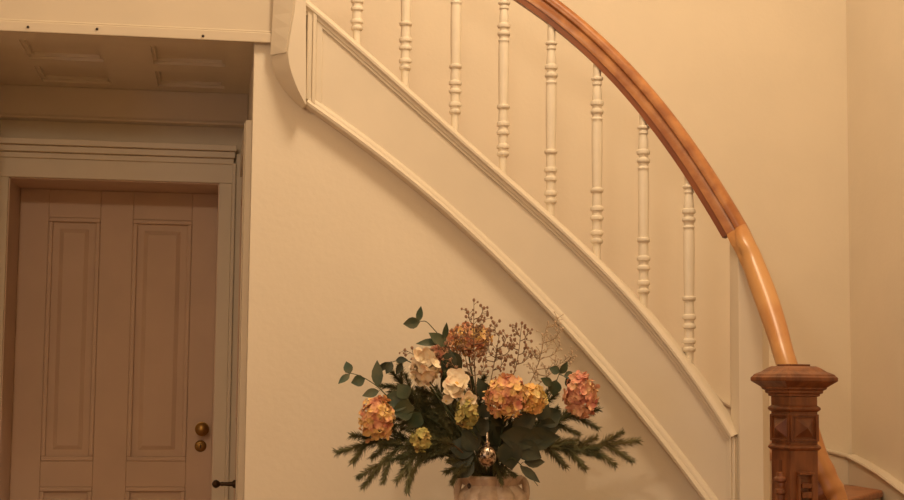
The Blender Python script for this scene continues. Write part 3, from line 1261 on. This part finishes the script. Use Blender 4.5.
def blossom(u, v, Y, r, label, n=3):
    c = atY(u, v, Y)
    t = thing('white_blossom', label, 'flower', MOUTH, 'cream blossoms in the arrangement')
    MB().tube(curve_to(c + Vector((0, .03, -.02)), .02), .0024, .002, 6).build('stem', STEMG, t, smooth=True)
    m = MB()
    for _ in range(n):
        off = Vector((random.uniform(-.5, .5), random.uniform(-.2, .2), random.uniform(-.5, .5))) * r
        floret(m, c + off, Vector((random.uniform(-.6, .6), -1, random.uniform(-.2, .7))), r * 1.05, 5)
    m.build('petals', PETC, t, origin=c, fix=False)
    hh = MB()
    hh.sphere(tuple(c + Vector((0, -.006, 0))), r * .22, 8, 6)
    hh.build('heart', PETY, t)


blossom(456, 384, 4.43, .036, 'cream open blossom just left of the large central hydrangea', 4)
blossom(469, 401, 4.41, .024, 'small cream blossom sitting on top of the yellow-green hydrangea', 3)
blossom(421, 361, 4.46, .028, 'cream open blossom in front of the upper left hydrangea', 3)
blossom(446, 401, 4.45, .016, 'smallest cream blossom, low between green leaves left of centre', 2)

# leaf sprigs
leaf_sprig((420, 321), [(420, 322, 403, 324, 10), (418, 322, 421, 306, 6), (447, 346, 428, 333, 11), (444, 340, 446, 322, 6), (440, 342, 416, 343, 7)], 4.55,
           'green leafy sprig reaching highest at the upper left of the arrangement', via=[(470, 420, 4.6), (455, 360, 4.58), (430, 325, 4.55)])
leaf_sprig((345, 372), [(350, 374, 346, 361, 8), (350, 374, 338, 384, 6), (365, 379, 351, 383, 10), (378, 387, 377, 360, 10),
                        (379, 391, 362, 396, 8)], 4.50,
           'long leafy sprig reaching furthest out to the left', via=[(450, 440, 4.58), (400, 408, 4.52), (378, 387, 4.5), (360, 376, 4.5)])
leaf_sprig((392, 362), [(392, 362, 386, 374, 7), (396, 360, 408, 360, 6), (390, 362, 375, 372, 6), (402, 363, 396, 375, 6)], 4.55,
           'short dark leaf sprig left of the cream hydrangea', LEAFD, via=[(455, 430, 4.6), (420, 372, 4.56), (404, 360, 4.55)])
leaf_sprig((560, 372), [(560, 372, 549, 368, 8), (560, 374, 568, 362, 7), (564, 376, 576, 374, 7), (556, 380, 553, 396, 12), (566, 378, 572, 388, 8),
                        (552, 385, 541, 378, 8)], 4.56,
           'green leaf sprig on the right just behind the pink hydrangea', via=[(510, 440, 4.6), (548, 398, 4.58)])
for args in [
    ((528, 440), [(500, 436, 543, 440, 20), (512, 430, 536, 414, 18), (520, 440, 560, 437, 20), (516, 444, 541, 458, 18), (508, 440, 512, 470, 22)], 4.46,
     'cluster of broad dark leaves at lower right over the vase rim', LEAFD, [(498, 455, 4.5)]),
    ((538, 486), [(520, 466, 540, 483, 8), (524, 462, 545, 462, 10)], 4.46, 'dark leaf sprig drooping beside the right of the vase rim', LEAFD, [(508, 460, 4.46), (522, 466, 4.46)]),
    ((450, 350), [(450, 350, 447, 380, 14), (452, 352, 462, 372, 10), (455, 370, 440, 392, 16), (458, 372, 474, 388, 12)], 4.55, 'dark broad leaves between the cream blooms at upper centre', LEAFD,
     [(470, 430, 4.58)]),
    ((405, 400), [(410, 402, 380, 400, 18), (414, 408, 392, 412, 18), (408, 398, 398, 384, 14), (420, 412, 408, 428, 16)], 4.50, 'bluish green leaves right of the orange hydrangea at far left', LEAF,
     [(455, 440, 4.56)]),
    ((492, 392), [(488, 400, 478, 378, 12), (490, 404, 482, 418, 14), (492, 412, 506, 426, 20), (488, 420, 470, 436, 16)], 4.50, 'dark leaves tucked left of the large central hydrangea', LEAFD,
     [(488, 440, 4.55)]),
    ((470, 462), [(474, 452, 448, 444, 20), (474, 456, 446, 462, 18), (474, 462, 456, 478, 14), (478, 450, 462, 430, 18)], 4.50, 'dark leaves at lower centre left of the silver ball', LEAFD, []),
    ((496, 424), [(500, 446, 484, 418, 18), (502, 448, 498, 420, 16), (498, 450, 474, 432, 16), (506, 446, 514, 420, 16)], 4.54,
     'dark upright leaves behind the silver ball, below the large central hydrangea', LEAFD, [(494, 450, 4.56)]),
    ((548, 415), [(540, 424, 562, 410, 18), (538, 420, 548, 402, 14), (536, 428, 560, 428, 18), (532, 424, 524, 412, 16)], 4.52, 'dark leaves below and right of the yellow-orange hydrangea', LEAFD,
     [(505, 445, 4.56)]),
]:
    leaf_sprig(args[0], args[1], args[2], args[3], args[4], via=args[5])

# pine
pine((337, 452), 4.50, 'pine branch pointing left, tip furthest left below the orange hydrangea', [(455, 455, 4.56), (395, 440, 4.52)], 7, .035, 800)
pine((364, 486), 4.46, 'drooping pine branch at lower left with its tip hanging lowest', [(450, 448, 4.52), (400, 448, 4.48)], 6, .032, 800, mt=NEEDLE)
pine((397, 480), 4.42, 'shorter drooping pine branch beside the lowest one at left', [(455, 446, 4.48), (420, 452, 4.44)], 5, .032, 800)
pine((392, 372), 4.62, 'dark pine branch rising at upper left behind the leaves', [(460, 440, 4.60), (415, 400, 4.62)], 8, .032, 800, sl=.12)
pine((412, 392), 4.60, 'dense dark pine branch filling the left middle of the bunch', [(462, 440, 4.58)], 8, .034, 800, sl=.13)
pine((420, 425), 4.55, 'dark pine branch low in the left middle, above the drooping tips', [(462, 448, 4.56)], 6, .032, 800, sl=.11)
pine((472, 385), 4.66, 'dark upright pine branch at the heart of the bunch', [(480, 430, 4.64)], 8, .034, 800, sl=.13)
pine((638, 441), 4.52, 'pine branch pointing right, tip furthest right beside the curved molding', [(520, 445, 4.56), (575, 448, 4.54)], 8, .036, 800, frac0=.4, sl=.11, mt=NEEDLEL)
pine((600, 456), 4.48, 'lower pine branch pointing right under the longest one', [(520, 450, 4.52), (560, 448, 4.5)], 5, .028, 800, mt=NEEDLE, frac0=.45, sl=.07)
pine((598, 410), 4.60, 'pine branch at right middle reaching below the pink hydrangea', [(515, 440, 4.60), (560, 420, 4.60)], 7, .032, 800, sl=.11)
pine((556, 395), 4.64, 'pine branch rising at the right behind the leaf sprig', [(510, 435, 4.62)], 7, .032, 800, sl=.12)
pine((528, 425), 4.58, 'dark pine branch low behind the broad leaves at right of centre', [(500, 450, 4.58)], 6, .034, 800, sl=.13)
pine((398, 408), 4.56, 'dark pine branch between the cream hydrangea and the one at far left', [(455, 440, 4.58), (425, 418, 4.57)], 8, .034, 800, sl=.12)
pine((436, 388), 4.57, 'dark pine branch rising behind the cream blooms, left of centre', [(468, 440, 4.60), (450, 410, 4.58)], 7, .034, 800, sl=.12)
pine((446, 472), 4.50, 'short pine branch falling over the left side of the vase rim', [(476, 462, 4.52)], 5, .030, 900, sl=.08, frac0=.25)
pine((505, 474), 4.50, 'short pine tuft over the front right of the vase rim', [(492, 462, 4.52)], 5, .026, 900, sl=.07, frac0=.2)

# twigs
twig([(474, 300), (484, 308), (463, 326), (484, 320), (468, 312), (476, 328), (456, 336), (490, 334)], 4.56, 'tallest brown budded twig, rising above the orange hydrangea',
     via=[(478, 410, 4.60), (474, 350, 4.56)])
twig([(500, 332), (494, 323), (507, 336), (488, 345), (513, 345), (497, 350), (482, 352), (505, 358)], 4.56, 'brown budded twig right of the tallest one', via=[(484, 420, 4.60), (492, 375, 4.57)])
twig([(522, 323), (528, 330), (516, 326), (526, 345), (511, 340), (530, 352), (515, 360)], 4.60, 'brown budded twig forking above the large central hydrangea', via=[(492, 430, 4.60), (515, 370, 4.60)])
twig([(548, 322), (558, 318), (561, 329), (542, 334), (551, 340), (560, 345), (540, 352), (532, 348), (567, 358)], 4.62,
     'pale twig with light buds reaching up against the curved molding', TWIGL, BUDP, via=[(500, 430, 4.62), (534, 375, 4.62)], bs=.003)
twig([(566, 362), (555, 360), (572, 352), (545, 366), (537, 372), (530, 365)], 4.60, 'low pale budded twig left of the leaf sprig at right', TWIGL, BUDP,
     via=[(500, 430, 4.62), (538, 385, 4.60)], bs=.003)
twig([(452, 330), (440, 345), (430, 350), (447, 342), (460, 350), (405, 350)], 4.58, 'brown budded twig leaning left above the cream hydrangea', via=[(474, 420, 4.60), (462, 370, 4.58)])
twig([(463, 345), (450, 360), (478, 352), (470, 365), (486, 366), (456, 372)], 4.54, 'short bushy brown twig in front of the orange top hydrangea', via=[(478, 425, 4.58), (470, 380, 4.55)])

# silver ball ornament standing up on a pick among the leaves
oc = atY(487, 456, 4.41)
orn = thing('ball_ornament', 'mottled silver bauble with a cap nestled in the leaves above the vase rim', 'bauble', oc)
ball = MB().lathe([(.0295 * math.cos(a), .031 * math.sin(a)) for a in [-PI / 2 + .001 + (PI - .002) * i / 16 for i in range(17)]], oc, 24).build('ball', SILVER, orn, smooth=True)
MB().lathe([(.009, .028), (.010, .032), (.009, .040), (.004, .044), (.003, .066), (.001, .070)], oc, 12).build('cap', SILVER, orn, smooth=True)
MB().tube(curve_to(oc + Vector((0, .02, -.01)), 0), .002, .002, 6).build('pick', STEM, orn)

# clean helper property
for ob in bpy.data.objects:
    if '_base' in ob:
        del ob['_base']

# =================================================================== LIGHT
def point(name, loc, power, col, r):
    l = bpy.data.lights.new(name, 'POINT')
    l.energy = power
    l.color = col
    l.shadow_soft_size = r
    o_ = bpy.data.objects.new(name, l)
    COL.objects.link(o_)
    o_.location = loc
    return o_


WARM = (1.0, 0.785, 0.54)
point('stairwell_lamp', (1.0, 3.5, 4.3), 152, WARM, .3)
point('hall_fill', (-.9, 0.6, 3.1), 96, WARM, .12)  # added warm fill from upper left, lifts the right wall and under-stair wall
al = bpy.data.lights.new('window_daylight', 'AREA')
al.shape = 'RECTANGLE'
al.size = 1.9
al.size_y = 1.4
al.energy = 12
al.color = (0.55, 0.7, 1.0)
ao = bpy.data.objects.new('window_daylight', al)
COL.objects.link(ao)
ao.location = (-3.1, 1.2, 1.65)
ao.rotation_euler = (0, math.radians(-90), 0)

wd = bpy.data.worlds.new('world')
scene.world = wd
wd.use_nodes = True
wd.node_tree.nodes['Background'].inputs[0].default_value = (0.45, 0.55, 0.8, 1)
wd.node_tree.nodes['Background'].inputs[1].default_value = 0.05

scene.view_settings.view_transform = 'Standard'
scene.view_settings.look = 'None'
scene.view_settings.gamma = 1
scene.view_settings.exposure = -0.05
scene.view_settings.use_curve_mapping = False
